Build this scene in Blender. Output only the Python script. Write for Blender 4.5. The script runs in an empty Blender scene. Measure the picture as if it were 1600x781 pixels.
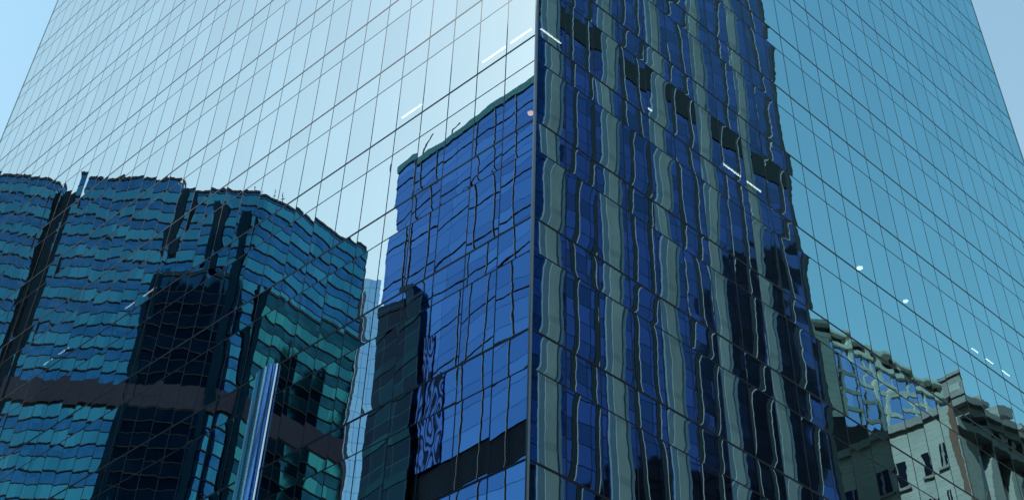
import bpy, math, random
from mathutils import Vector, Matrix
random.seed(11)
R = math.radians
scene = bpy.context.scene
col = scene.collection

# ------------------------------------------------------------------ camera
cam_d = bpy.data.cameras.new('camera')
cam = bpy.data.objects.new('camera', cam_d)
col.objects.link(cam)
YAW, PITCH, ROLL = 0.024599, 0.707271, 0.034578
CAM = Vector((-1.214276, -26.957118, 1.6))
cy, sy, cp, sp = math.cos(YAW), math.sin(YAW), math.cos(PITCH), math.sin(PITCH)
fw = Vector((sy*cp, cy*cp, sp)); rt = Vector((cy, -sy, 0)); up = rt.cross(fw)
c_, s_ = math.cos(ROLL), math.sin(ROLL)
rt, up = c_*rt + s_*up, -s_*rt + c_*up
cam.matrix_world = Matrix(((rt.x, up.x, -fw.x, CAM.x), (rt.y, up.y, -fw.y, CAM.y),
                           (rt.z, up.z, -fw.z, CAM.z), (0, 0, 0, 1)))
cam_d.sensor_fit = 'HORIZONTAL'
cam_d.sensor_width = 36.0
cam_d.lens = 36.0*1983.77/1600.0
cam_d.clip_start = 0.1
cam_d.clip_end = 8000
scene.camera = cam

# ------------------------------------------------------------------ sky, sun, exposure
SUN_AZ, SUN_EL = -111.0, 52.0          # azimuth clockwise from +Y (west is -90)
world = bpy.data.worlds.new('World'); scene.world = world
world.use_nodes = True
wn = world.node_tree; wn.nodes.clear()
sky = wn.nodes.new('ShaderNodeTexSky'); sky.sky_type = 'NISHITA'
sky.sun_disc = False
sky.sun_elevation = R(SUN_EL); sky.sun_rotation = R(SUN_AZ)
sky.altitude = 0; sky.air_density = 2.3; sky.dust_density = 0.35; sky.ozone_density = 0.8
bg = wn.nodes.new('ShaderNodeBackground'); bg.inputs[1].default_value = 0.12
wo = wn.nodes.new('ShaderNodeOutputWorld')
air = wn.nodes.new('ShaderNodeMix'); air.data_type = 'RGBA'; air.blend_type = 'MULTIPLY'   # clear cyan air
air.inputs[0].default_value = 1.0; air.inputs[7].default_value = (.89, 1.01, .97, 1)
wn.links.new(sky.outputs[0], air.inputs[6]); wn.links.new(air.outputs[2], bg.inputs[0]); wn.links.new(bg.outputs[0], wo.inputs[0])

sd = bpy.data.lights.new('sun', 'SUN'); sd.energy = 2.6; sd.angle = R(0.5); sd.color = (1, .95, .87)
sun = bpy.data.objects.new('sun', sd); col.objects.link(sun)
sdir = Vector((math.sin(R(SUN_AZ))*math.cos(R(SUN_EL)), math.cos(R(SUN_AZ))*math.cos(R(SUN_EL)), math.sin(R(SUN_EL))))
sun.rotation_euler = sdir.to_track_quat('Z', 'Y').to_euler()
sun.location = sdir*400

scene.view_settings.view_transform = 'Standard'
scene.view_settings.look = 'None'
scene.view_settings.exposure = 0.76
scene.view_settings.gamma = 1.0
scene.view_settings.use_curve_mapping = False
scene.render.engine = 'CYCLES'
scene.cycles.max_bounces = 14
scene.cycles.glossy_bounces = 10
scene.cycles.transparent_max_bounces = 12
scene.cycles.caustics_reflective = False
scene.cycles.caustics_refractive = False
scene.cycles.use_denoising = True

# ------------------------------------------------------------------ materials
def new_mat(name):
    m = bpy.data.materials.new(name); m.use_nodes = True
    m.node_tree.nodes.clear()
    return m, m.node_tree.nodes, m.node_tree.links

def out(nd, lk, sh):
    o = nd.new('ShaderNodeOutputMaterial'); lk.new(sh, o.inputs[0])

def principled(nd, base=None, rough=.5, metal=0., spec=.5):
    b = nd.new('ShaderNodeBsdfPrincipled')
    if base: b.inputs['Base Color'].default_value = (*base, 1)
    b.inputs['Roughness'].default_value = rough
    b.inputs['Metallic'].default_value = metal
    b.inputs['Specular IOR Level'].default_value = spec
    if spec < .1: b.inputs['IOR'].default_value = 1.0      # matt: no sheen at a glancing view
    return b

def math_n(nd, lk, op, a, b=None, c=None):
    n = nd.new('ShaderNodeMath'); n.operation = op
    for i, v in enumerate((a, b, c)):
        if v is None: continue
        if isinstance(v, (int, float)): n.inputs[i].default_value = v
        else: lk.new(v, n.inputs[i])
    return n.outputs[0]

def vmath(nd, lk, op, a, b=None, scale=None):
    n = nd.new('ShaderNodeVectorMath'); n.operation = op
    for i, v in enumerate((a, b)):
        if v is None: continue
        if isinstance(v, (tuple, list)): n.inputs[i].default_value = v
        else: lk.new(v, n.inputs[i])
    if scale is not None:
        if isinstance(scale, (int, float)): n.inputs['Scale'].default_value = scale
        else: lk.new(scale, n.inputs['Scale'])
    return n.outputs['Value'] if op in ('DOT_PRODUCT', 'LENGTH') else n.outputs[0]

def mixcol(nd, lk, fac, a, b):
    n = nd.new('ShaderNodeMix'); n.data_type = 'RGBA'
    if isinstance(fac, (int, float)): n.inputs[0].default_value = fac
    else: lk.new(fac, n.inputs[0])
    for i, v in ((6, a), (7, b)):
        if isinstance(v, tuple): n.inputs[i].default_value = (*v, 1)
        else: lk.new(v, n.inputs[i])
    return n.outputs[2]

def noise(nd, lk, vec, scale=1., detail=2., rough=.5):
    n = nd.new('ShaderNodeTexNoise'); n.inputs['Scale'].default_value = scale
    n.inputs['Detail'].default_value = detail; n.inputs['Roughness'].default_value = rough
    lk.new(vec, n.inputs['Vector'])
    return n

def rough_mat(name, c1, c2, scale=2., rough=.75, bump=.0, metal=0., streak=1., courses=0, spec=.5):
    """two-tone weathered surface; streak < 1 draws the noise out vertically"""
    m, nd, lk = new_mat(name)
    tc = nd.new('ShaderNodeNewGeometry')
    v = vmath(nd, lk, 'MULTIPLY', tc.outputs['Position'], (1, 1, streak))
    n = noise(nd, lk, v, scale, 6., .65)
    cr = nd.new('ShaderNodeMapRange'); cr.inputs[1].default_value = .3; cr.inputs[2].default_value = .7
    lk.new(n.outputs[0], cr.inputs[0])
    b = principled(nd, None, rough, metal, spec)
    lk.new(mixcol(nd, lk, cr.outputs[0], c1, c2), b.inputs['Base Color'])
    if courses:
        z = nd.new('ShaderNodeSeparateXYZ'); lk.new(tc.outputs['Position'], z.inputs[0])
        zz = math_n(nd, lk, 'FRACT', math_n(nd, lk, 'DIVIDE', z.outputs[2], courses))
        ln = math_n(nd, lk, 'LESS_THAN', zz, .12)
        dk = mixcol(nd, lk, math_n(nd, lk, 'MULTIPLY', ln, .28), mixcol(nd, lk, cr.outputs[0], c1, c2), tuple(.35*x for x in c1))
        big = noise(nd, lk, vmath(nd, lk, 'MULTIPLY', tc.outputs['Position'], (1, 1, .35)), .35, 4., .6)
        st = nd.new('ShaderNodeMapRange'); st.inputs[1].default_value = .42; st.inputs[2].default_value = .75; lk.new(big.outputs[0], st.inputs[0])
        lk.new(mixcol(nd, lk, math_n(nd, lk, 'MULTIPLY', st.outputs[0], .45), dk, tuple(.4*x for x in c1)), b.inputs['Base Color'])
    if bump:
        bp = nd.new('ShaderNodeBump'); bp.inputs['Strength'].default_value = bump; bp.inputs['Distance'].default_value = .05
        lk.new(n.outputs[0], bp.inputs['Height']); lk.new(bp.outputs[0], b.inputs['Normal'])
    out(nd, lk, b.outputs[0])
    return m

def tangent_normal(nd, lk, a, b):
    """geometry normal tipped by a (sideways) and b (upwards), small slopes"""
    g = nd.new('ShaderNodeNewGeometry')
    t = vmath(nd, lk, 'CROSS_PRODUCT', (0, 0, 1), g.outputs['Normal'])
    s1 = vmath(nd, lk, 'SCALE', t, None, a)
    cz = nd.new('ShaderNodeCombineXYZ'); lk.new(b, cz.inputs[2])
    n = vmath(nd, lk, 'ADD', g.outputs['Normal'], s1)
    n = vmath(nd, lk, 'ADD', n, cz.outputs[0])
    return vmath(nd, lk, 'NORMALIZE', n)

def tower_glass(name, GLASS_TINT):
    m, nd, lk = new_mat(name)
    g = nd.new('ShaderNodeNewGeometry')
    pu = nd.new('ShaderNodeAttribute'); pu.attribute_name = 'pane_uv'
    pid = nd.new('ShaderNodeAttribute'); pid.attribute_name = 'pane_id'
    uv = nd.new('ShaderNodeSeparateXYZ'); lk.new(pu.outputs['Vector'], uv.inputs[0])
    rd = nd.new('ShaderNodeSeparateXYZ'); lk.new(pid.outputs['Vector'], rd.inputs[0])
    U = math_n(nd, lk, 'SUBTRACT', math_n(nd, lk, 'MULTIPLY', uv.outputs[0], 2.), 1.)   # -1..1
    V = math_n(nd, lk, 'SUBTRACT', math_n(nd, lk, 'MULTIPLY', uv.outputs[1], 2.), 1.)
    off = vmath(nd, lk, 'SCALE', pid.outputs['Vector'], None, 60.)
    p1 = vmath(nd, lk, 'ADD', vmath(nd, lk, 'MULTIPLY', g.outputs['Position'], (.75, .75, .4)), off)
    n1 = noise(nd, lk, p1, 1.0, 1.0, .4)
    p2 = vmath(nd, lk, 'ADD', vmath(nd, lk, 'MULTIPLY', g.outputs['Position'], (2.8, 2.8, 3.2)), off)
    n2 = noise(nd, lk, p2, 1.0, 1.0, .5)
    a1 = nd.new('ShaderNodeSeparateXYZ'); lk.new(n1.outputs['Color'], a1.inputs[0])
    a2 = nd.new('ShaderNodeSeparateXYZ'); lk.new(n2.outputs['Color'], a2.inputs[0])
    def ctr(s, amp): return math_n(nd, lk, 'MULTIPLY', math_n(nd, lk, 'SUBTRACT', s, .5), amp)
    def mul(a, b): return math_n(nd, lk, 'MULTIPLY', a, b)
    def add(*x):
        r = x[0]
        for y in x[1:]: r = math_n(nd, lk, 'ADD', r, y)
        return r
    V5 = mul(mul(mul(V, V), mul(V, V)), V)
    U3 = mul(mul(U, U), U)
    k = math_n(nd, lk, 'ADD', mul(rd.outputs[0], .9), .5)                 # bow strength of the pane
    a = add(mul(mul(U, k), -BOW_U), mul(V5, ctr(rd.outputs[1], HOOK)), ctr(rd.outputs[2], TILT), ctr(a1.outputs[0], WAVE), ctr(a2.outputs[0], RIP))
    b = add(mul(mul(V5, k), -BOW_V), mul(U3, ctr(rd.outputs[0], HOOK*.5)), ctr(rd.outputs[1], TILT), ctr(a1.outputs[1], WAVE), ctr(a2.outputs[1], RIP))
    nrm = tangent_normal(nd, lk, a, b)
    gl = nd.new('ShaderNodeBsdfGlossy'); gl.inputs['Roughness'].default_value = 0.0
    gl.inputs['Color'].default_value = (*GLASS_TINT, 1)
    # a trace of variation in the coating from pane to pane, and faint dirt
    hv = mixcol(nd, lk, rd.outputs[2], tuple(x*.94 for x in GLASS_TINT), GLASS_TINT)
    lk.new(hv, gl.inputs['Color'])
    lk.new(nrm, gl.inputs['Normal'])
    tr = nd.new('ShaderNodeBsdfTransparent'); tr.inputs[0].default_value = (.45, .62, .66, 1)
    fr = nd.new('ShaderNodeFresnel'); fr.inputs[0].default_value = 1.5
    fac = math_n(nd, lk, 'ADD', math_n(nd, lk, 'MULTIPLY', fr.outputs[0], .15), .82)
    mx = nd.new('ShaderNodeMixShader'); lk.new(fac, mx.inputs[0])
    lk.new(tr.outputs[0], mx.inputs[1]); lk.new(gl.outputs[0], mx.inputs[2])
    # thin film of street dust, also a veil lifting the blacks, thicker in faint streaks running down from the joints
    sv = vmath(nd, lk, 'ADD', vmath(nd, lk, 'MULTIPLY', g.outputs['Position'], (3.2, 3.2, .22)), off)
    sn = noise(nd, lk, sv, 1.0, 5., .6)
    mr = nd.new('ShaderNodeMapRange'); mr.inputs[1].default_value = .4; mr.inputs[2].default_value = .8
    mr.inputs[3].default_value = .009; mr.inputs[4].default_value = .030; lk.new(sn.outputs[0], mr.inputs[0])
    df = nd.new('ShaderNodeBsdfDiffuse'); df.inputs[0].default_value = (.22, .34, .40, 1)
    m2 = nd.new('ShaderNodeMixShader'); lk.new(mr.outputs[0], m2.inputs[0])
    lk.new(mx.outputs[0], m2.inputs[1]); lk.new(df.outputs[0], m2.inputs[2])
    out(nd, lk, m2.outputs[0])
    return m

BOW_U, BOW_V, HOOK, TILT, WAVE, RIP = .0026, .0018, .0066, .0040, .0056, .0018
M_TOWER = {'L': tower_glass('left_glass_bright_sky', (.80, .80, .77)), 'R': tower_glass('right_glass_dim_sky', (.345, .70, .81))}  # tints differ to stand in for the right side's dimmer, polarised sky reflection

def mirror_glass(name, c1, c2, cell=(1.5, 3.6), wav=.004, rough=.02, seam=None, seamw=.03, axis=(1, 0), shades=.5, nscale=.5):
    """reflective building glass: tinted mirror panels, each a little tilted and a little different in shade.
    axis is the wall's horizontal direction; seam colours thin joints between panels"""
    m, nd, lk = new_mat(name)
    g = nd.new('ShaderNodeNewGeometry')
    s = vmath(nd, lk, 'DOT_PRODUCT', g.outputs['Position'], (axis[0], axis[1], 0))
    z = nd.new('ShaderNodeSeparateXYZ'); lk.new(g.outputs['Position'], z.inputs[0])
    su = math_n(nd, lk, 'DIVIDE', s, cell[0]); sz = math_n(nd, lk, 'DIVIDE', z.outputs[2], cell[1])
    fu = math_n(nd, lk, 'FLOOR', su); fz = math_n(nd, lk, 'FLOOR', sz)
    cv = nd.new('ShaderNodeCombineXYZ'); lk.new(fu, cv.inputs[0]); lk.new(fz, cv.inputs[1])
    wn_ = nd.new('ShaderNodeTexWhiteNoise'); wn_.noise_dimensions = '3D'; lk.new(cv.outputs[0], wn_.inputs['Vector'])
    rc = nd.new('ShaderNodeSeparateXYZ'); lk.new(wn_.outputs['Color'], rc.inputs[0])
    colr = mixcol(nd, lk, math_n(nd, lk, 'MULTIPLY', rc.outputs[0], shades), c1, c2)
    nz = noise(nd, lk, vmath(nd, lk, 'ADD', g.outputs['Position'], vmath(nd, lk, 'SCALE', wn_.outputs['Color'], None, 50.)), nscale, 1., .5)
    nc = nd.new('ShaderNodeSeparateXYZ'); lk.new(nz.outputs['Color'], nc.inputs[0])
    def c(sk, amp): return math_n(nd, lk, 'MULTIPLY', math_n(nd, lk, 'SUBTRACT', sk, .5), amp)
    a = math_n(nd, lk, 'ADD', c(nc.outputs[0], wav*2), c(rc.outputs[1], wav))
    b = math_n(nd, lk, 'ADD', c(nc.outputs[1], wav*2), c(rc.outputs[2], wav))
    bs = principled(nd, None, rough, 1.0)
    lk.new(tangent_normal(nd, lk, a, b), bs.inputs['Normal'])
    if seam:
        fru = math_n(nd, lk, 'FRACT', su); frz = math_n(nd, lk, 'FRACT', sz)
        e1 = math_n(nd, lk, 'LESS_THAN', fru, seamw/cell[0]); e2 = math_n(nd, lk, 'LESS_THAN', frz, seamw*1.3/cell[1])
        e = math_n(nd, lk, 'MAXIMUM', e1, e2)
        colr = mixcol(nd, lk, e, colr, seam)
    lk.new(colr, bs.inputs['Base Color'])
    out(nd, lk, bs.outputs[0])
    return m

def simple(name, base, rough=.5, metal=0., spec=.5):
    m, nd, lk = new_mat(name); b = principled(nd, base, rough, metal, spec); out(nd, lk, b.outputs[0]); return m

def emit(name, c, s):
    m, nd, lk = new_mat(name)
    e = nd.new('ShaderNodeEmission'); e.inputs[0].default_value = (*c, 1); e.inputs[1].default_value = s
    out(nd, lk, e.outputs[0])
    m.cycles.emission_sampling = 'NONE'
    return m

# ------------------------------------------------------------------ mesh helpers
class MB:
    """collects faces; o = world origin of the thing, frame = horizontal axes ex, ey for box()"""
    def __init__(self, o=(0, 0, 0)):
        self.o = Vector(o); self.v = []; self.f = []; self.mi = []
        self.p = Vector((0, 0, 0)); self.ex = Vector((1, 0, 0)); self.ey = Vector((0, 1, 0))
    def frame(self, p, ex, ey):
        self.p = Vector(p); self.ex = Vector(ex).normalized(); self.ey = Vector(ey).normalized(); return self
    def w(self, x, y, z): return self.p + self.ex*x + self.ey*y + Vector((0, 0, z)) - self.o
    def face(self, pts, mi=0):
        i = len(self.v); self.v += [tuple(q) for q in pts]; self.f.append(tuple(range(i, i+len(pts)))); self.mi.append(mi)
    def box(self, x0, x1, y0, y1, z0, z1, mi=0, bottom=True):
        c = [self.w(x, y, z) for z in (z0, z1) for x, y in ((x0, y0), (x1, y0), (x1, y1), (x0, y1))]
        i = len(self.v); self.v += [tuple(q) for q in c]
        fl = self.ex.cross(self.ey).z < 0
        qs = [(4, 5, 6, 7), (0, 1, 5, 4), (1, 2, 6, 5), (2, 3, 7, 6), (3, 0, 4, 7)]
        if bottom: qs.append((3, 2, 1, 0))
        for q in qs:
            if fl: q = q[::-1]
            self.f.append(tuple(i+k for k in q)); self.mi.append(mi)
        return self
    def prism(self, pts, z0, z1, mi=0):
        """pts: counter-clockwise world xy outline"""
        n = len(pts)
        a = sum(pts[i][0]*pts[(i+1) % n][1]-pts[(i+1) % n][0]*pts[i][1] for i in range(n))
        if a < 0: pts = pts[::-1]
        lo = [Vector((x, y, z0))-self.o for x, y in pts]; hi = [Vector((x, y, z1))-self.o for x, y in pts]
        for i in range(n):
            j = (i+1) % n; self.face([lo[i], lo[j], hi[j], hi[i]], mi)
        self.face(hi, mi); self.face(lo[::-1], mi)
        return self
    def tube(self, a, b, r, n=8, mi=0):
        a = Vector(a); b = Vector(b); d = (b-a).normalized()
        x = d.orthogonal().normalized(); y = d.cross(x)
        ra = [a-self.o+(x*math.cos(t)+y*math.sin(t))*r for t in [2*math.pi*k/n for k in range(n)]]
        rb = [q+(b-a) for q in ra]
        for k in range(n):
            j = (k+1) % n; self.face([ra[k], ra[j], rb[j], rb[k]], mi)
        self.face(ra[::-1], mi); self.face(rb, mi)
        return self
    def build(self, name, mats, parent=None, label=None):
        me = bpy.data.meshes.new(name); me.from_pydata(self.v, [], self.f)
        for m in (mats if isinstance(mats, (list, tuple)) else [mats]): me.materials.append(m)
        me.polygons.foreach_set('material_index', self.mi); me.update()
        o = bpy.data.objects.new(name, me); col.objects.link(o)
        if parent is not None: o.parent = parent
        else: o.location = self.o
        if label: o['label'] = label
        return o

def tag(o, label, cat, group=None, kind=None):
    o['label'] = label; o['category'] = cat
    if group: o['group'] = group
    if kind: o['kind'] = kind
    return o
def thing(name, label, cat, loc, group=None):
    e = bpy.data.objects.new(name, None); col.objects.link(e); e.location = loc; e.empty_display_size = 2
    return tag(e, label, cat, group)

# ------------------------------------------------------------------ ground
M_ASPHALT = rough_mat('asphalt', (.045, .045, .047), (.065, .064, .062), 3., .85, .2)
M_PAVE = rough_mat('pavement_concrete', (.24, .235, .225), (.32, .31, .30), 1.5, .8, .1)
M_EARTH = rough_mat('city_ground', (.10, .10, .095), (.16, .155, .15), .2, .9)
def struct(o): o['kind'] = 'structure'; return o
g = MB(); g.box(-4000, 4000, -4000, 4000, -1.0, -.16, bottom=False); struct(g.build('ground', M_EARTH))

dL = Vector((-math.sqrt(.5), math.sqrt(.5), 0)); nL = Vector((-math.sqrt(.5), -math.sqrt(.5), 0))
aR = math.pi/4 - 0.094394
dR = Vector((math.cos(aR), math.sin(aR), 0)); nR = Vector((math.sin(aR), -math.cos(aR), 0))
rd = MB()
rd.frame((0, 0, 0), dL, nL).box(-120, 160, 3.6, 25.5, -.16, -.12, bottom=False)
struct(rd.build('road', M_ASPHALT))
rd = MB()
rd.frame((0, 0, 0), dR, nR).box(-70, 140, 3.6, 16.5, -.16, -.116, bottom=False)
struct(rd.build('road', M_ASPHALT))
pv = MB(); pv.prism([tuple((q).xy) for q in ((dL*60+nL*3.5), (nL*3.5/1+Vector((0, -1.2, 0))), (nR*3.5+Vector((0, -1.2, 0))), (dR*60+nR*3.5), (Vector((20, 90, 0)))) ], -.16, 0.0)
struct(pv.build('pavement', M_PAVE))

# ------------------------------------------------------------------ glass tower
WL, WR, NL, NR = 1.330383, 1.333, 36, 29
Z0, FH, SP = 33.965, 4.0, 1.25
F_LO, F_HI = -8, 21
ZB, ZT = 0.0, Z0+F_HI*FH
LL, LR = WL*NL, WR*NR
tower = thing('glass_tower', 'mirror glass corner tower filling the photo, its thin dark grid reflecting the city', 'tower', (0, 0, 0))
M_FRAME = rough_mat('mullion_metal', (.012, .018, .022), (.035, .045, .052), .8, .4, 0., .4)
M_CORNER = simple('corner_metal', (.22, .25, .26), .35, .6)
M_INT = rough_mat('interior_dark', (.035, .035, .035), (.05, .05, .05), .3, .9)
M_SLAB = simple('ceiling_plaster', (.16, .16, .16), .9)
FACES = (('L', dL, nL, WL, NL), ('R', dR, nR, WR, NR))

# panes
def to_px(P):
    d = P-CAM; z = d.dot(fw)
    if z < .1: return None
    return 800+1983.77*d.dot(rt)/z, 390.5-1983.77*d.dot(up)/z
panes = []
for key, d, n, W, N in FACES:
    for fl in range(F_LO, F_HI):
        zf = Z0+fl*FH
        for (za, zb) in ((zf, zf+FH-SP), (zf+FH-SP, zf+FH)):
            for m in range(N):
                pts = [d*(m*W)+Vector((0, 0, za)), d*((m+1)*W)+Vector((0, 0, za)), d*((m+1)*W)+Vector((0, 0, zb)), d*(m*W)+Vector((0, 0, zb))]
                uvs = [(0, 0), (1, 0), (1, 1), (0, 1)]
                if key == 'R': pass
                else: pts = pts[::-1]; uvs = uvs[::-1]
                px = [to_px(p) for p in pts]; area = 0
                cx = sum(p[0] for p in px)/4; cyy = sum(p[1] for p in px)/4
                if -20 < cx < 1620 and -20 < cyy < 800:
                    area = abs(sum(px[i][0]*px[(i+1) % 4][1]-px[(i+1) % 4][0]*px[i][1] for i in range(4)))
                panes.append((area, pts, uvs, key, (random.random(), random.random(), random.random())))
panes.sort(key=lambda t: -t[0])
def pane_mesh(name, lst, stuff=False):
    me = bpy.data.meshes.new(name); vs, fs = [], []
    for _, pts, uvs, key, rid in lst:
        i = len(vs); vs += [tuple(p) for p in pts]; fs.append((i, i+1, i+2, i+3))
    me.from_pydata(vs, [], fs); me.materials.append(M_TOWER['L']); me.materials.append(M_TOWER['R'])
    me.polygons.foreach_set('material_index', [int(t[3] == 'R') for t in lst])
    a = me.attributes.new('pane_uv', 'FLOAT_VECTOR', 'CORNER')
    a.data.foreach_set('vector', [c for _, p, uvs, kk, r in lst for u in uvs for c in (u[0], u[1], 0)])
    a = me.attributes.new('pane_id', 'FLOAT_VECTOR', 'FACE')
    a.data.foreach_set('vector', [c for _, p, u, kk, r in lst for c in r])
    me.update()
    o = bpy.data.objects.new(name, me); col.objects.link(o); o.parent = tower
    if stuff: o['kind'] = 'stuff'
    return o
for t in panes[:100]: pane_mesh('glass_pane', [t])
pane_mesh('glass_pane', panes[100:], True)

# frame: every mullion a part, the transoms nearest the eye parts too
for key, d, n, W, N in FACES:
    for m in range(1, N+1):
        b = MB(); b.frame((0, 0, 0), d, n)
        wd = .019 if m < N else .05
        b.box(m*W-wd, m*W+wd*(1 if m < N else .2), -.06, .004, ZB, ZT); b.build('mullion', M_FRAME, tower)
rest = MB(); nt = 0
cand = []
for key, d, n, W, N in FACES:
    for fl in range(F_LO, F_HI+1):
        cand.append((abs(fl+1), d, n, W*N, Z0+fl*FH, .036, .009))
        cand.append((abs(fl+1)+.1, d, n, W*N, Z0+fl*FH-SP, .019, .006))
cand.sort(key=lambda t: t[0])
for i, (_, d, n, L, z, h, pr) in enumerate(cand):
    if i < 100:
        b = MB(); b.frame((0, 0, 0), d, n).box(.07, L, -.06, pr, z-h, z+h); b.build('transom', M_FRAME, tower)
    else: rest.frame((0, 0, 0), d, n).box(.07, L, -.06, pr, z-h, z+h)
o = rest.build('transom', M_FRAME, tower); o['kind'] = 'stuff'
b = MB(); b.prism([(dL*.04+nL*.025).to_tuple()[:2], (0, -.065), (dR*.055+nR*.025).to_tuple()[:2], (0, .14)], ZB, ZT); b.build('corner_post', M_CORNER, tower)
# inside: ceilings and a core
A, B, Cc = dL*LL, dR*LR, dL*LL+dR*LR
def inset(t):  # plan set back t from both glass faces
    k = Vector((0, 0, 0))
    return [(A - nL*t*0+dR*0).xy, k.xy, B.xy, Cc.xy]
base = MB(); 
core = MB()
c0 = -nL*7-nR*7
core.prism([tuple((c0).xy), tuple((c0+dR*(LR-12)).xy), tuple((c0+dR*(LR-12)+dL*(LL-12)).xy), tuple((c0+dL*(LL-12)).xy)], 0, ZT-.5)
core.build('building_core', M_INT, tower)
for fl in range(F_LO, F_HI+1):
    z = Z0+fl*FH
    s = MB()
    q0 = (-nL*.12-nR*.12)
    pts = [q0, q0+dR*(LR-.3), Cc-(dL+dR)*.4, q0+dL*(LL-.3)]
    s.prism([tuple(p.xy) for p in pts], z-SP+.02, z-.02)
    s.build('roof_slab' if fl == F_HI else 'floor_slab', M_SLAB, tower)
bk = MB()
bk.prism([tuple(A.xy), tuple((A*.995).xy), tuple((Cc*.995).xy), tuple(Cc.xy)], 0, ZT)
bk.prism([tuple(B.xy), tuple((B*.995).xy), tuple((Cc*.995).xy), tuple((Cc*1.0).xy)], 0, ZT)
bk.build('rear_wall', mirror_glass('rear_glass', (.2, .3, .32), (.25, .35, .36)), tower)

# lamps on the ceilings, seen through the glass
M_TUBE = emit('ceiling_lamp_glow', (1, .93, .84), 5.5)
M_DIM = emit('dim_lamp_glow', (1, .95, .86), 2.0)
M_WARM = emit('warm_lamp_glow', (1, .46, .22), 4.5)
M_TRAY = simple('lamp_tray', (.6, .6, .6), .5)
def lamp(d, n, s0, s1, fl, label, group, glow=None):
    """a fluorescent strip under the ceiling of a floor; s0..s1 is where it shows on the glass"""
    zc = Z0+fl*FH+FH-SP-.03
    zg = Z0+fl*FH+.47                       # height where the sight line crosses the glass
    k = (zc-CAM.z)/(zg-CAM.z)
    cs = CAM.dot(d); cn = CAM.dot(n)
    dep = cn*(k-1)
    a, b_ = cs+(s0-cs)*k, cs+(s1-cs)*k
    mid = d*((a+b_)/2)-n*dep; mid.z = zc
    t = thing('ceiling_light', label, 'ceiling light', mid, group)
    h = abs(b_-a)/2
    MB(mid).frame((mid.x, mid.y, 0), d, n).box(-h, h, -.018, .018, zc-.05, zc-.02).build('tube', glow or M_TUBE, t)
    MB(mid).frame((mid.x, mid.y, 0), d, n).box(-h-.03, h+.03, -.06, .06, zc-.018, zc+.01).build('tray', M_TRAY, t)
G = 'ceiling lights glowing behind the tower glass'
lamp(dL, nL, .23, 1.15, 0, 'white light strip behind the left facade pane touching the corner post', G)
lamp(dL, nL, 1.38, 2.45, 0, 'white light strip second from the corner post behind the left facade', G)
lamp(dL, nL, 5.38, 6.39, 0, 'lone white light strip above the top edge of the reflected blue block', G)
lamp(dL, nL, 21.16, 22.07, 0, 'brighter right strip of the pair over the reflected banded tower', G, M_DIM)
lamp(dL, nL, 22.53, 23.34, 0, 'fainter left strip of the upper pair over the reflected banded tower', G, M_DIM)
lamp(dL, nL, 27.7, 28.5, 0, 'right strip of the faint pair farthest along the left facade', G, M_DIM)
lamp(dL, nL, 29.0, 29.75, 0, 'left strip of the faint pair farthest along the left facade', G, M_DIM)
lamp(dR, nR, .2, 1.1, 0, 'white light strip behind the right facade pane touching the corner post', G)
lamp(dR, nR, 5.34, 5.56, 0, 'tiny white light dash amid the reflected pillars of the right facade', G)
lamp(dR, nR, 9.37, 10.34, 0, 'upper left strip of the pair below the black louvres of the pillared tower', G)
lamp(dR, nR, 10.68, 11.53, 0, 'lower right strip of the pair below the black louvres of the pillared tower', G)
lamp(dR, nR, 25.66, 26.14, 0, 'shortest of three light strips above the reflected stone parapet', G)
lamp(dR, nR, 26.76, 27.3, 0, 'middle of three light strips above the reflected stone parapet', G)
lamp(dR, nR, 27.9, 28.64, 0, 'lowest of three light strips above the reflected stone parapet', G)
def downlight(d, n, s0, fl, zg, mat, r, label, group):
    zc = Z0+fl*FH+FH-SP-.03
    k = (zc-CAM.z)/(zg-CAM.z); cs = CAM.dot(d); dep = CAM.dot(n)*(k-1)
    mid = d*(cs+(s0-cs)*k)-n*dep; mid.z = zc
    t = thing('downlight', label, 'ceiling light', mid, group)
    MB(mid).tube(mid-Vector((0, 0, .03)), mid-Vector((0, 0, .01)), r, 16).build('lens', mat, t)
    MB(mid).tube(mid-Vector((0, 0, .008)), mid+Vector((0, 0, .03)), r*1.25, 16).build('trim_ring', M_TRAY, t)
downlight(dR, nR, 17.61, 0, 34.24, M_TUBE, .13, 'round ceiling lamp higher of two in the right facade sky reflection', 'round ceiling lamps')
downlight(dR, nR, 20.75, 0, 34.29, M_TUBE, .11, 'round ceiling lamp lower of two in the right facade sky reflection', 'round ceiling lamps')
downlight(dL, nL, .16, -1, 30.35, M_WARM, .11, 'warm orange ceiling lamp glowing inside the corner of the glass tower', 'warm ceiling lamps')

# polished steel pilaster standing against the left facade, its head at a transom
M_STEEL, nd, lk = new_mat('polished_steel')
gg = nd.new('ShaderNodeNewGeometry')
v = vmath(nd, lk, 'MULTIPLY', gg.outputs['Position'], (1, 1, .22))
nz = noise(nd, lk, v, 1.2, 2., .5)
b = principled(nd, (.95, .92, .86), .13, 1.)
bp = nd.new('ShaderNodeBump'); bp.inputs['Strength'].default_value = .10; bp.inputs['Distance'].default_value = .12
lk.new(nz.outputs[0], bp.inputs['Height']); lk.new(bp.outputs[0], b.inputs['Normal']); out(nd, lk, b.outputs[0])
s0, s1, zt = 11.27, 12.40, Z0-2*FH-.0
pm = (dL*((s0+s1)/2)); t = thing('steel_pilaster', 'tall polished steel half round pilaster against the left glass facade', 'pilaster', pm)
b = MB(pm); NS = 24
prof = [(s0+(s1-s0)*.5*(1-math.cos(math.pi*i/NS)), .04+.17*math.sin(math.pi*i/NS)**.9) for i in range(NS+1)]
b.prism([tuple((dL*x+nL*y).xy) for x, y in prof]+[tuple((dL*s1+nL*.03).xy), tuple((dL*s0+nL*.03).xy)], 0, zt)
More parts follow.
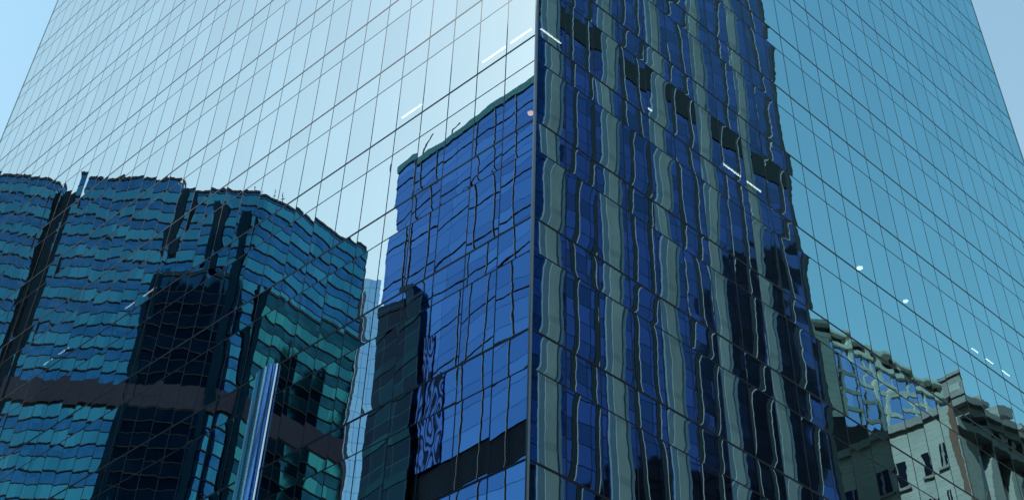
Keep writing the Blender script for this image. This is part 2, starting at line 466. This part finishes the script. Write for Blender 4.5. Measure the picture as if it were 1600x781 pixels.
o = b.build('shaft', M_STEEL, t)
for p in o.data.polygons: p.use_smooth = abs(p.normal.z) < .5
me = o.data
import bmesh
bm = bmesh.new(); bm.from_mesh(me); bmesh.ops.remove_doubles(bm, verts=bm.verts, dist=1e-4)
for e in bm.edges:
    if len(e.link_faces) == 2 and e.calc_face_angle(0) > .9: e.smooth = False
bm.to_mesh(me); bm.free()
b = MB(pm); b.frame((0, 0, 0), dL, nL).box(s0-.1, s1+.1, .03, .5, 0, .35); b.build('plinth', M_CORNER, t)

# ------------------------------------------------------------------ buildings across the left street
CL = Vector((26.957, 1.214, 0))
def at(C, az, d): return Vector((C.x+math.sin(R(az))*d, C.y+math.cos(R(az))*d, 0))
# blue block parallel to the street
def blue_block():
    P = 30.0; H = 77.3
    ax = (dL.x, dL.y)
    M_BLUE = mirror_glass('royal_blue_glass', (.070, .215, .60), (.11, .31, .78), (2.25, 1.8), .006, .03, (.012, .03, .12), .035, ax, 1.)
    M_REFL_DARK = mirror_glass('reflection_dark_teal', (.001, .008, .028), (.004, .045, .075), (1.9, 3.6), .008, .05, (.06, .22, .30), .02, ax, 1.)  # darkness of a mirrored building put into the glass colour
    M_TB = mirror_glass('reflection_teal_tint', (.003, .03, .05), (.01, .09, .12), (1.9, 3.4), .012, .06, None, .03, ax, 1.)
    M_LOUV, nd, lk = new_mat('dark_louvre')
    gg = nd.new('ShaderNodeNewGeometry'); z = nd.new('ShaderNodeSeparateXYZ'); lk.new(gg.outputs['Position'], z.inputs[0])
    st = math_n(nd, lk, 'FRACT', math_n(nd, lk, 'MULTIPLY', z.outputs[2], 6.))
    bb = principled(nd, None, .8, 0., .03); lk.new(mixcol(nd, lk, math_n(nd, lk, 'GREATER_THAN', st, .7), (.03, .06, .12), (.12, .18, .30)), bb.inputs['Base Color']); out(nd, lk, bb.outputs[0])
    M_COPE = simple('teal_coping', (.06, .36, .42), .3, .3)
    M_FIN = simple('pale_fin', (.45, .5, .55), .4, .5); M_BLK = simple('dark_joint', (.01, .013, .02), .5)
    o0 = dL*10+nL*(P+12)
    t = thing('office_block', 'royal blue glass block with teal coping reflected left of the corner post', 'office block', o0)
    b = MB(o0); b.frame((0, 0, 0), dL, nL)
    x0, x1 = -40, 43.0
    b.box(x0, x1, P, P+26, 0, 42.7); b.build('lower_glass_wall', M_BLUE, t)
    b = MB(o0); b.frame((0, 0, 0), dL, nL).box(x0+.03, x1-.03, P+.12, P+25.9, 42.703, 45.3); b.build('louvre_band', M_LOUV, t)
    b = MB(o0); b.frame((0, 0, 0), dL, nL).box(x0, x1, P, P+26, 45.303, H-.8); b.build('glass_wall', M_BLUE, t)
    b = MB(o0); b.frame((0, 0, 0), dL, nL).box(x0-.1, x1+.1, P-.12, P+26.1, H-.797, H); b.build('coping', M_COPE, t)
    # fins: dark joint beside a pale blade
    k = 0; x = x1-2.6
    while x > 8:
        b = MB(o0); b.frame((0, 0, 0), dL, nL)
        b.box(x-(.0 if k % 3 else -.02), x+.04, P-.05, P-.003, 0, H-.85, 0)
        b.box(x+.043, x+.08, P-.10, P-.003, 0, H-.85, 1)
        b.build('mullion_fin', [M_BLK, M_FIN], t); x -= 2.25*(1+(k % 3 == 1)); k += 1
    z = 49.4
    while z < H-2:
        b = MB(o0); b.frame((0, 0, 0), dL, nL).box(x0, x1, P-.06, P-.003, z, z+.05); b.build('floor_line', M_BLK, t); z += 3.6
    # second-bounce dark reflection, built as a projecting dark bay at the far end
    b = MB(o0); b.frame((0, 0, 0), dL, nL).box(37.9, 43.0, P-.45, P+.2, 0, 60.8); b.build('dark_reflection_bay', M_REFL_DARK, t)
    b = MB(o0); b.frame((0, 0, 0), dL, nL).box(40.4, 43.05, P-.5, P+.2, 60.803, 61.7); b.box(38.0, 39.1, P-.5, P+.2, 60.803, 61.2).box(39.13, 40.2, P-.48, P+.2, 60.803, 62.4); b.build('reflection_ragged_top', M_REFL_DARK, t)  # uneven upper edge of the painted reflection
    for z in (58.6, 55.2, 51.8, 48.4, 45.0, 41.6):  # faint floors inside the painted reflection
        b = MB(o0); b.frame((0, 0, 0), dL, nL).box(37.95, 42.95, P-.50, P-.453, z, z+.8); b.build('reflection_teal_band', M_TB, t)
    M_RIP, nd, lk = new_mat('rippled_reflection')          # wavy second reflection painted as dark and pale blue ripples
    gg = nd.new('ShaderNodeNewGeometry')
    nz = noise(nd, lk, vmath(nd, lk, 'MULTIPLY', gg.outputs['Position'], (1.0, 1.0, .42)), 1.0, 1., .5)
    fr = math_n(nd, lk, 'FRACT', math_n(nd, lk, 'MULTIPLY', nz.outputs[0], 7.))
    st = nd.new('ShaderNodeMapRange'); st.inputs[1].default_value = .35; st.inputs[2].default_value = .6; lk.new(fr, st.inputs[0])
    bb = principled(nd, None, .06, 1.); lk.new(mixcol(nd, lk, st.outputs[0], (.003, .014, .05), (.09, .21, .62)), bb.inputs['Base Color']); out(nd, lk, bb.outputs[0])
    b = MB(o0); b.frame((0, 0, 0), dL, nL).box(35.3, 37.86, P-.12, P-.07, 45.4, 52.6).box(36.7, 37.87, P-.12, P-.07, 52.603, 56.5); b.build('rippled_reflection_panel', M_RIP, t)
    # window cleaning davit on the roof
    dv = thing('roof_davit', 'slender window cleaning davit on the roof edge of the blue block', 'davit', dL*41.5+nL*(P+1)+Vector((0, 0, H)))
    q = dL*41.5+nL*(P+1)
    def zz(p, z): return Vector((p.x, p.y, z))
    b = MB(dv.location); b.tube(zz(q, H), zz(q, H+2.3), .1); b.build('mast', M_BLK, dv)
    b = MB(dv.location); b.tube(zz(q, H+2.3), zz(q-dL*1.5-nL*.3, H+3.0), .07); b.build('jib', M_BLK, dv)
    b = MB(dv.location); b.tube(zz(q-dL*3.4, H), zz(q-dL*3.4, H+2.2), .06).tube(zz(q-dL*3.4, H+2.2), zz(q-dL*4.4, H+2.4), .05); b.build('stay', M_BLK, dv)
blue_block()

# banded tower far west
def outset(pts, e):
    """push a counter-clockwise outline outwards by e"""
    n = len(pts); r = []
    ps = [Vector((*p, 0)) for p in pts]
    for i in range(n):
        a, c, d_ = ps[i-1], ps[i], ps[(i+1) % n]
        n1 = Vector(((c-a).y, -(c-a).x, 0)).normalized(); n2 = Vector(((d_-c).y, -(d_-c).x, 0)).normalized()
        bi = (n1+n2).normalized(); r.append(tuple((c+bi*e/max(.4, bi.dot(n1))).xy))
    return r
def ccw(pts):
    n = len(pts)
    return pts if sum(pts[i][0]*pts[(i+1) % n][1]-pts[(i+1) % n][0]*pts[i][1] for i in range(n)) > 0 else pts[::-1]
def banded_tower():
    H = 159.5; FL = 4.65
    t = thing('banded_tower', 'teal and blue banded glass tower with dark slots reflected in the left facade', 'tower', (-165, 70, 0))
    o0 = t.location.copy()
    ax = (0, 1)
    MV = mirror_glass('deep_blue_glass', (.024, .13, .29), (.035, .18, .38), (1.5, FL), .010, .04, None, .03, ax, 1.)
    MT = mirror_glass('light_teal_glass', (.035, .22, .35), (.06, .31, .44), (3.0, FL), .012, .06, (.03, .16, .22), .05, ax, 1.)
    MD = rough_mat('slot_glass', (.004, .022, .055), (.008, .038, .085), .8, .4, 0., 0., .3, spec=.06)
    MN = mirror_glass('reflection_night_blue', (.012, .055, .11), (.018, .08, .16), (2.2, FL), .012, .06, (.03, .12, .17), .05, ax, 1.)  # night blue and sea green tints carry a dark reflection as colour
    MN2 = mirror_glass('reflection_night_band', (.020, .10, .18), (.03, .14, .23), (2.2, FL), .012, .06, (.03, .12, .17), .05, ax, 1.)
    MG = mirror_glass('reflection_sea_green', (.012, .07, .11), (.02, .11, .15), (1.5, FL), .012, .06, None, .03, ax, 1.)
    MG2 = mirror_glass('reflection_sea_green_band', (.03, .19, .23), (.06, .34, .34), (2.2, FL), .012, .08, (.01, .05, .07), .06, ax, 1.)
    ML_ = rough_mat('brown_louvre', (.045, .055, .10), (.085, .09, .15), 3., .8, .0, spec=.03)
    ME = simple('band_edge', (.006, .012, .018), .4)
    wa = [(-165, 79.2), (-146, 79.2), (-144.3, 80.0), (-143.4, 82.0), (-143.2, 85), (-143.2, 140), (-165, 140)]
    wb = [(-165, 57.3), (-143.2, 57.3), (-143.2, 75.2), (-165, 75.2)]
    wc = [(-175, 26), (-157.3, 24.4), (-154.3, 29), (-151.2, 33), (-148, 36.3), (-145.4, 39.6), (-143.5, 42.8), (-143.4, 57.28), (-175, 57.28)]
    def banded(pts, z0, z1, mw, mb, e0, wname, bname):
        pts = ccw(pts)
        w = MB(o0); w.prism(outset(pts, e0) if e0 else pts, z0, z1); w.build(wname, mw, t)
        o1 = outset(pts, e0+.10); o2 = outset(pts, e0+.18)
        b = MB(o0); e_ = MB(o0)
        for k in range(int(H/FL)+1):
            z = k*FL+1.1
            if z < z0+.2: continue
            if z+2.2 > z1-.2: break
            b.prism(o1, z, z+2.25); e_.prism(o2, z-.20, z-.003); e_.prism(o2, z+2.253, z+2.40)
        b.build(bname, mb, t); e_.build('band_edge', ME, t)
        pr = MB(o0); pr.prism(outset(pts, e0+.16), z1+.003, z1+.5); pr.build('parapet', ME, t)
    banded(wa, 0, H-1.0, MV, MT, 0, 'wing', 'spandrel_band')
    banded(wb, 0, H, MV, MT, 0, 'wing', 'spandrel_band')
    banded(wc, 0, H-2.0, MV, MT, 0, 'wing', 'spandrel_band')
    # second-bounce dark reflections built as darker glass: a flat bay and the rounded end
    banded([(-150, 45.6), (-143.4, 45.6), (-143.3, 57.2), (-150, 57.2)], 0, 137.2, MN, MN2, .35, 'dark_reflection_bay', 'dark_reflection_band')
    banded([(-172, 26), (-157.3, 24.4), (-154.3, 29), (-151.2, 33), (-148, 36.3), (-145.4, 39.6), (-172, 39.7)], 0, 136.4, MG, MG2, .35, 'rounded_reflection_bay', 'dark_reflection_band')
    b = MB(o0); b.box(-149, -143.4, 55.2, 57.0, 137.71, 139.4).box(-149, -143.6, 50.2, 53.3, 137.71, 138.6).box(-149, -143.2, 46.2, 48.2, 137.71, 139.9); b.build('reflection_ragged_step', MN, t)  # boxes give the painted dark reflection its ragged top
    b = MB(o0)
    for p in (wa, wb, wc): b.prism(outset(ccw(p), .62), 110.6, 115.0)
    b.build('louvre_band', ML_, t)
    for (xa, xb, y0, y1, z0, z1) in ((-165, -145.2, 75.25, 79.15, 0, H-2.2), (-146, -142.62, 55.0, 57.1, 142, 157), (-146, -142.66, 48.6, 50.2, 139.5, 154.6),
                             (-146, -142.6, 43.7, 45.5, 0, 152.5), (-147.5, -144.05, 39.0, 40.1, 0, 137.4), (-146, -142.6, 56.6, 57.9, 0, 137.5)):
        b = MB(o0); b.box(xa, xb, y0, y1, z0, z1); b.build('dark_slot', MD, t)
    for k, (x, y, hh) in enumerate(((-147, 41.0, 6.2), (-146, 44.6, 5.4), (-146, 57.6, 4.2))):
        m_ = tag(MB((x, y, H-3)).tube((x, y, H-3), (x, y, H-3.5+hh), .10).tube((x, y-.5, H-5+hh), (x, y+.5, H-5+hh), .07).build('roof_antenna', ME),
                 ('tall antenna mast above the rounded end of the banded tower', 'antenna mast beside the long dark slot of the banded tower', 'short antenna mast at the step in the banded tower roof')[k], 'antenna', 'antennas on the banded tower')
banded_tower()

# pale blue slab between the two
M_PALE = mirror_glass('pale_blue_glass', (.36, .66, 1.), (.46, .76, 1.), (3., 3.7), .008, .10, (.16, .32, .56), .12, (0, 1), 1.)
t = thing('pale_tower', 'pale blue slab tower showing between banded tower and blue block', 'tower', (-204, 24, 0))
p1 = at(CL, -81.0, 228); p2 = at(CL, -84.05, 228); p3 = at(CL, -86.6, 226)
b = MB(t.location); b.prism([tuple(p1.xy), tuple(p2.xy), (p2.x-22, p2.y), (p1.x-22, p1.y)], 0, 184); b.build('upper_slab', M_PALE, t)
b = MB(t.location); b.prism([(p2.x+1, p2.y-.01), tuple(p3.xy), (p3.x-20, p3.y), (p2.x-20, p2.y-.01)], 0, 170); b.build('lower_slab', M_PALE, t)
b = MB(t.location); b.frame((p2.x, p2.y+3.6, 0), (0, 1, 0), (1, 0, 0)).box(-.5, .5, .02, .5, 0, 180); b.build('dark_joint', simple('pale_joint', (.08, .12, .2), .4), t)

# dark towers that the mirrors pick up in turn
M_NIGHT = mirror_glass('black_glass', (.015, .03, .05), (.03, .05, .08), (3., 3.9), .01, .15, None, .03, (0, 1), 1.)
M_NIGHT2 = rough_mat('dark_stone', (.12, .10, .085), (.30, .24, .19), .6, .6)
t = thing('dark_tower', 'near black glass tower mirrored in the banded tower as a dark patch', 'tower', (18, 76, 0))
b = MB(t.location); b.box(6, 26, 47, 72, 0, 246); b.build('shaft', M_NIGHT, t)
b = MB(t.location); b.box(6, 30, 72.01, 105, 0, 252); b.build('rear_shaft', M_NIGHT, t)
b = MB(t.location); b.box(8, 24, 56, 68, 246.003, 258); b.build('plant_room', M_NIGHT2, t)
t = thing('dark_tower', 'near black slab beyond the blue block, mirrored in the banded tower end', 'tower', (-140, -45, 0))
b = MB(t.location); b.box(-176, -118, -70, -40, 0, 178); b.build('shaft', M_NIGHT, t)
b = MB(t.location); b.box(-160, -130, -65, -45, 178.003, 186); b.build('plant_room', M_NIGHT2, t)
t = thing('dark_tower', 'dark stone tower mirrored in the right end of the pillared tower', 'tower', (70, 114, 0))
b = MB(t.location); b.prism([(62.6, 100), (73.2, 100), (83, 128), (62.6, 128)], 0, 139); b.build('shaft', M_NIGHT2, t)
b = MB(t.location); b.box(65, 74, 106, 122, 139.003, 143); b.build('crown_block', M_NIGHT, t)
M_BRICK = rough_mat('red_brown_brick', (.30, .17, .12), (.40, .24, .17), 1.2, .8, .1)
M_PANE = simple('dark_window', (.012, .015, .02), .08, 0., .8)
t = thing('brick_building', 'reddish brown brick building mirrored low in the pillared tower', 'building', (54, 108, 0))
b = MB(t.location); b.box(42, 61.4, 100, 120, 0, 94); b.build('wall', M_BRICK, t)
b = MB(t.location); b.box(41.6, 61.8, 99.6, 120.4, 94.003, 95.6); b.build('cornice', M_BRICK, t)
b = MB(t.location); b.box(47, 52, 104, 110, 95.603, 101); b.build('roof_house', M_BRICK, t)
for i in range(5):
    for j in range(6):
        b = MB(t.location); b.box(43.4+i*3.7, 45.4+i*3.7, 99.93, 99.997, 66+j*4.2, 69+j*4.2); b.build('window', M_PANE, t)

# ------------------------------------------------------------------ buildings across the right street
M_PIL = rough_mat('pillar_stone', (.45, .47, .52), (.56, .57, .60), 1.4, .8, .1, 0., .4, 3.9)
M_PIL2 = rough_mat('pillar_edge', (.20, .27, .40), (.26, .34, .47), 1.2, .6)
def pillared():
    P, Hh = 19.6, 124.
    o0 = dR*30+nR*(P+12)
    t = thing('pillared_tower', 'dark blue tower with pale stone pillars reflected right of the corner post', 'tower', o0)
    ax = (dR.x, dR.y)
    MW = mirror_glass('navy_glass', (.028, .045, .14), (.075, .09, .30), (1.7, 1.3), .012, .03, (.006, .010, .03), .05, ax, 1.)
    M_FD = simple('fin_dark', (.012, .014, .018), .5); M_FW = simple('fin_white', (.72, .62, .72), .4)
    M_BL = rough_mat('black_louvre', (.008, .009, .01), (.014, .015, .016), 4., .7)
    b = MB(o0); b.frame((0, 0, 0), dR, nR).box(12.6, 45., P, P+24, 0, Hh); b.build('glass_wall', MW, t)
    ps = [19.25+5.05*k for k in range(-1, 5)]
    for x in ps:
        b = MB(o0); b.frame((0, 0, 0), dR, nR)
        b.box(x-.34, x+.32, P-.125, P-.002, 0, Hh+1.5, 0)
        b.build('pillar', M_PIL, t)
        b = MB(o0); b.frame((0, 0, 0), dR, nR)
        b.box(x+.323, x+.66, P-.07, P-.002, 0, Hh+1.2, 0).box(x-.72, x-.343, P-.10, P-.002, 0, Hh+1.2, 0); b.build('pillar_edge', M_PIL2, t)
        if x < 14: continue
        for f in (1.95, 3.35):
            if x+f > 44.6: continue
            b = MB(o0); b.frame((0, 0, 0), dR, nR)
            b.box(x+f-.15, x+f+.08, P-.05, P-.003, 0, Hh, 0)
            b.box(x+f+.083, x+f+.118, P-.068, P-.003, 0, Hh, 1)
            b.build('window_fin', [M_FD, M_FW], t)
        x1 = min(x+5.05-.45, 44.9)
        if x1-x > 2 or True:
            for (u0, u1) in ((x+.78, x+1.78), (x+2.12, x+3.18), (x+3.52, x1)):
                if u1 > 45 or u1-u0 < .4: continue
                b = MB(o0); b.frame((0, 0, 0), dR, nR).box(u0, u1, P-.05, P-.003, 68.4, 70.6); b.build('louvre_panel', M_BL, t)
    b = MB(o0); b.frame((0, 0, 0), dR, nR).box(12.3, 45.3, P-.1, P+24.3, Hh+1.503, Hh+3); b.build('parapet', M_PIL2, t)
    b = MB(o0); b.frame((0, 0, 0), dR, nR)
    b.box(44.75, 45.02, P-.12, P-.003, 0, Hh, 0); b.build('corner_trim', M_FD, t)
pillared()

CR = Vector((-26.706, 3.866, 0))
M_STONE = rough_mat('old_stone', (.55, .50, .47), (.70, .63, .58), 1.1, .85, .35, 0., 2.2, .42)
M_STONE_D = rough_mat('weathered_stone', (.34, .29, .29), (.50, .43, .41), 1.6, .85, .35)
M_RED = rough_mat('red_quoin', (.22, .10, .08), (.30, .15, .11), 2., .85, .2)
def old_stone():
    Hh = 58.3
    corner = at(CR, 76.6, 90.0)
    ed = dR.copy()                               # front wall direction, along the street
    ew = Vector((nR.x, nR.y, 0))                 # side wall direction, away from the street
    back = corner+ew*26
    o0 = corner+ew*8+ed*8
    t = thing('stone_building', 'old pale stone building with ornate parapet reflected lower right', 'building', o0)
    b = MB(o0); b.frame(corner, ed, ew); b.box(0, 40, 0, 26, 0, Hh); b.build('wall', M_STONE, t)
    f = lambda: MB(o0).frame(corner, ed, ew)
    # side wall windows (the wall faces along -ed); s = distance from the corner
    def win(s, z, w, h):
        q = f(); q.box(-.02, .12, s, s+w, z, z+h); wo_ = q.build('window', M_PANE, t)
        q = f(); q.box(-.16, -.003, s-.12, s+w+.12, z-.22, z-.003); q.build('sill', M_STONE_D, wo_)
        q = f(); q.box(-.06, -.023, s+w/2-.04, s+w/2+.04, z, z+h); q.build('sash', M_STONE_D, wo_)
    for z in (53.1, 49.0, 44.9, 40.8):
        win(2.55, z, .95, 2.1); win(1.6, z+.2, .3, 2.0); win(5.0, z-.2, 1.1, 2.2); win(6.6, z-.1, .8, 2.1); win(9.6, z-.6, 1.2, 2.2)
    q = f(); q.box(-.05, .3, .05, .40, 38, Hh+1.4); q.build('red_quoin', M_RED, t)
    q = f(); q.box(-.25, -.053, 0.8, 26, Hh-.55, Hh+.1); q.build('coping', M_STONE_D, t)
    # street front: pilasters and tall dark bays (front faces -ew)
    x = 1.6
    while x < 38:
        q = f(); q.box(x, x+1.7, -.02, .3, 30, 54.0); w_ = q.build('window', M_PANE, t)
        q = f()
        for z in (38, 42, 46, 50): q.box(x, x+1.7, -.08, -.023, z, z+.9)
        q.build('spandrel', M_NIGHT2, w_)
        q = f(); q.box(x+.8, x+.88, -.10, -.083, 30, 54.0); q.build('mullion', M_FRAME, w_)
        q = f(); q.box(x+1.85, x+2.75, -.45, -.003, 0, 55); q.build('pilaster', M_STONE, t)
        q = f(); q.box(x+1.75, x+2.85, -.55, -.01, 55.003, 55.7); q.build('capital', M_STONE_D, t)
        x += 3.0
    q = f(); q.box(-.3, 40, -.75, -.01, 55.9, 56.6); q.build('architrave', M_STONE, t)
    q = f(); q.box(-.5, 40, -1.1, -.012, 57.5, 58.2); q.box(-.6, 40, -1.35, -.012, 58.203, 58.75); q.build('cornice', M_STONE_D, t)
    q = f()
    for k in range(40): q.box(k*1.0, k*1.0+.45, -1.0, -.013, 56.75, 57.45)
    q.build('cornice_bracket', M_STONE_D, t)
    q = f(); q.box(-.4, 40, -.9, -.2, 58.753, 59.5); q.build('parapet', M_STONE, t)
    q = f(); q.box(-.3, 1.2, -1.0, .5, 58.76, 60.3); q.box(-.42, 1.32, -1.12, .62, 60.303, 60.6); q.build('corner_pedestal', M_STONE_D, t)
    for k, x in enumerate((3.2, 6.0, 9.2, 13., 17.)):
        q = f(); q.box(x, x+1.3, -1.15, -.1, 59.503, 59.9+.5*(k % 2)); q.box(x+.2, x+1.1, -1.0, -.25, 59.903+.5*(k % 2), 60.2+.5*(k % 2)); q.build('parapet_block', M_STONE_D, t)
old_stone()

# concrete grid block behind
def grid_block():
    Hh = 84.; a = at(CR, 82.45, 110); c = at(CR, 76.0, 130.5)
    e = (c-a).normalized(); n = Vector((-e.y, e.x, 0))     # towards the street
    o0 = a+e*10-n*10
    t = thing('grid_block', 'pale concrete grid block with blue windows behind the stone building', 'office block', o0)
    MC = rough_mat('pale_concrete', (.74, .72, .62), (.84, .82, .70), .8, .8, .1, 0., 1., 1.1)
    MG = mirror_glass('grid_glass', (.32, .36, .60), (.44, .48, .74), (1.35, 2.), .006, .04, None, .03, (e.x, e.y), 1.)
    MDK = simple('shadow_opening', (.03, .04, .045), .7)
    L = (c-a).length+14
    q = MB(o0).frame(a, e, n); q.box(0, L, -20, -.10, 0, Hh-2.0); q.build('window_wall', MG, t)
    q = MB(o0).frame(a, e, n); q.box(0, 1.9, -20, .04, 0, Hh-2.0); q.build('end_pier', MC, t)
    x = 2.6
    while x < L:
        q = MB(o0).frame(a, e, n); q.box(x, x+.30, -.097, 0, 0, Hh-2.0); q.build('pier', MC, t)
        q = MB(o0).frame(a, e, n); q.box(x+1.7, x+1.8, -.097, -.05, 0, Hh-2.0); q.build('pier', MC, t)
        x += 2.5
    z = 50.
    while z < Hh-2.6:
        q = MB(o0).frame(a, e, n); q.box(1.903, L, -.096, -.03, z, z+.42); q.build('floor_band', MC, t); z += 2.15
    q = MB(o0).frame(a, e, n); q.box(0, L, -20, .12, Hh-1.997, Hh-1.5); q.build('ledge', MC, t)
    q = MB(o0).frame(a, e, n); q.box(0, L, -19, -.35, Hh-1.497, Hh-.4); q.build('attic', MDK, t)
    x = 0
    while x < L:
        q = MB(o0).frame(a, e, n); q.box(x, x+.6, -.348, .02, Hh-1.496, Hh-.4); q.build('attic_pier', MC, t); x += 2.5
    q = MB(o0).frame(a, e, n); q.box(-.1, L, -20, .14, Hh-.397, Hh); q.build('roof_slab', MC, t)
grid_block()
# low dark building between them
t = thing('dark_block', 'small dark brown block wedged between pillared tower and stone building', 'building', at(CR, 82.5, 104))
q0, q1 = at(CR, 84.2, 103), at(CR, 80.9, 104); e = (q1-q0).normalized(); n = Vector((-e.y, e.x, 0))
MDB = rough_mat('dark_brick', (.05, .042, .05), (.08, .065, .07), 1.5, .85)
b = MB(t.location).frame(q0, e, n); b.box(0, (q1-q0).length, -14, 0, 0, 66.2); b.build('wall', MDB, t)
b = MB(t.location).frame(q0, e, n); b.box(2, 4.2, -6, -2, 66.203, 68.4); b.build('roof_house', MDB, t)
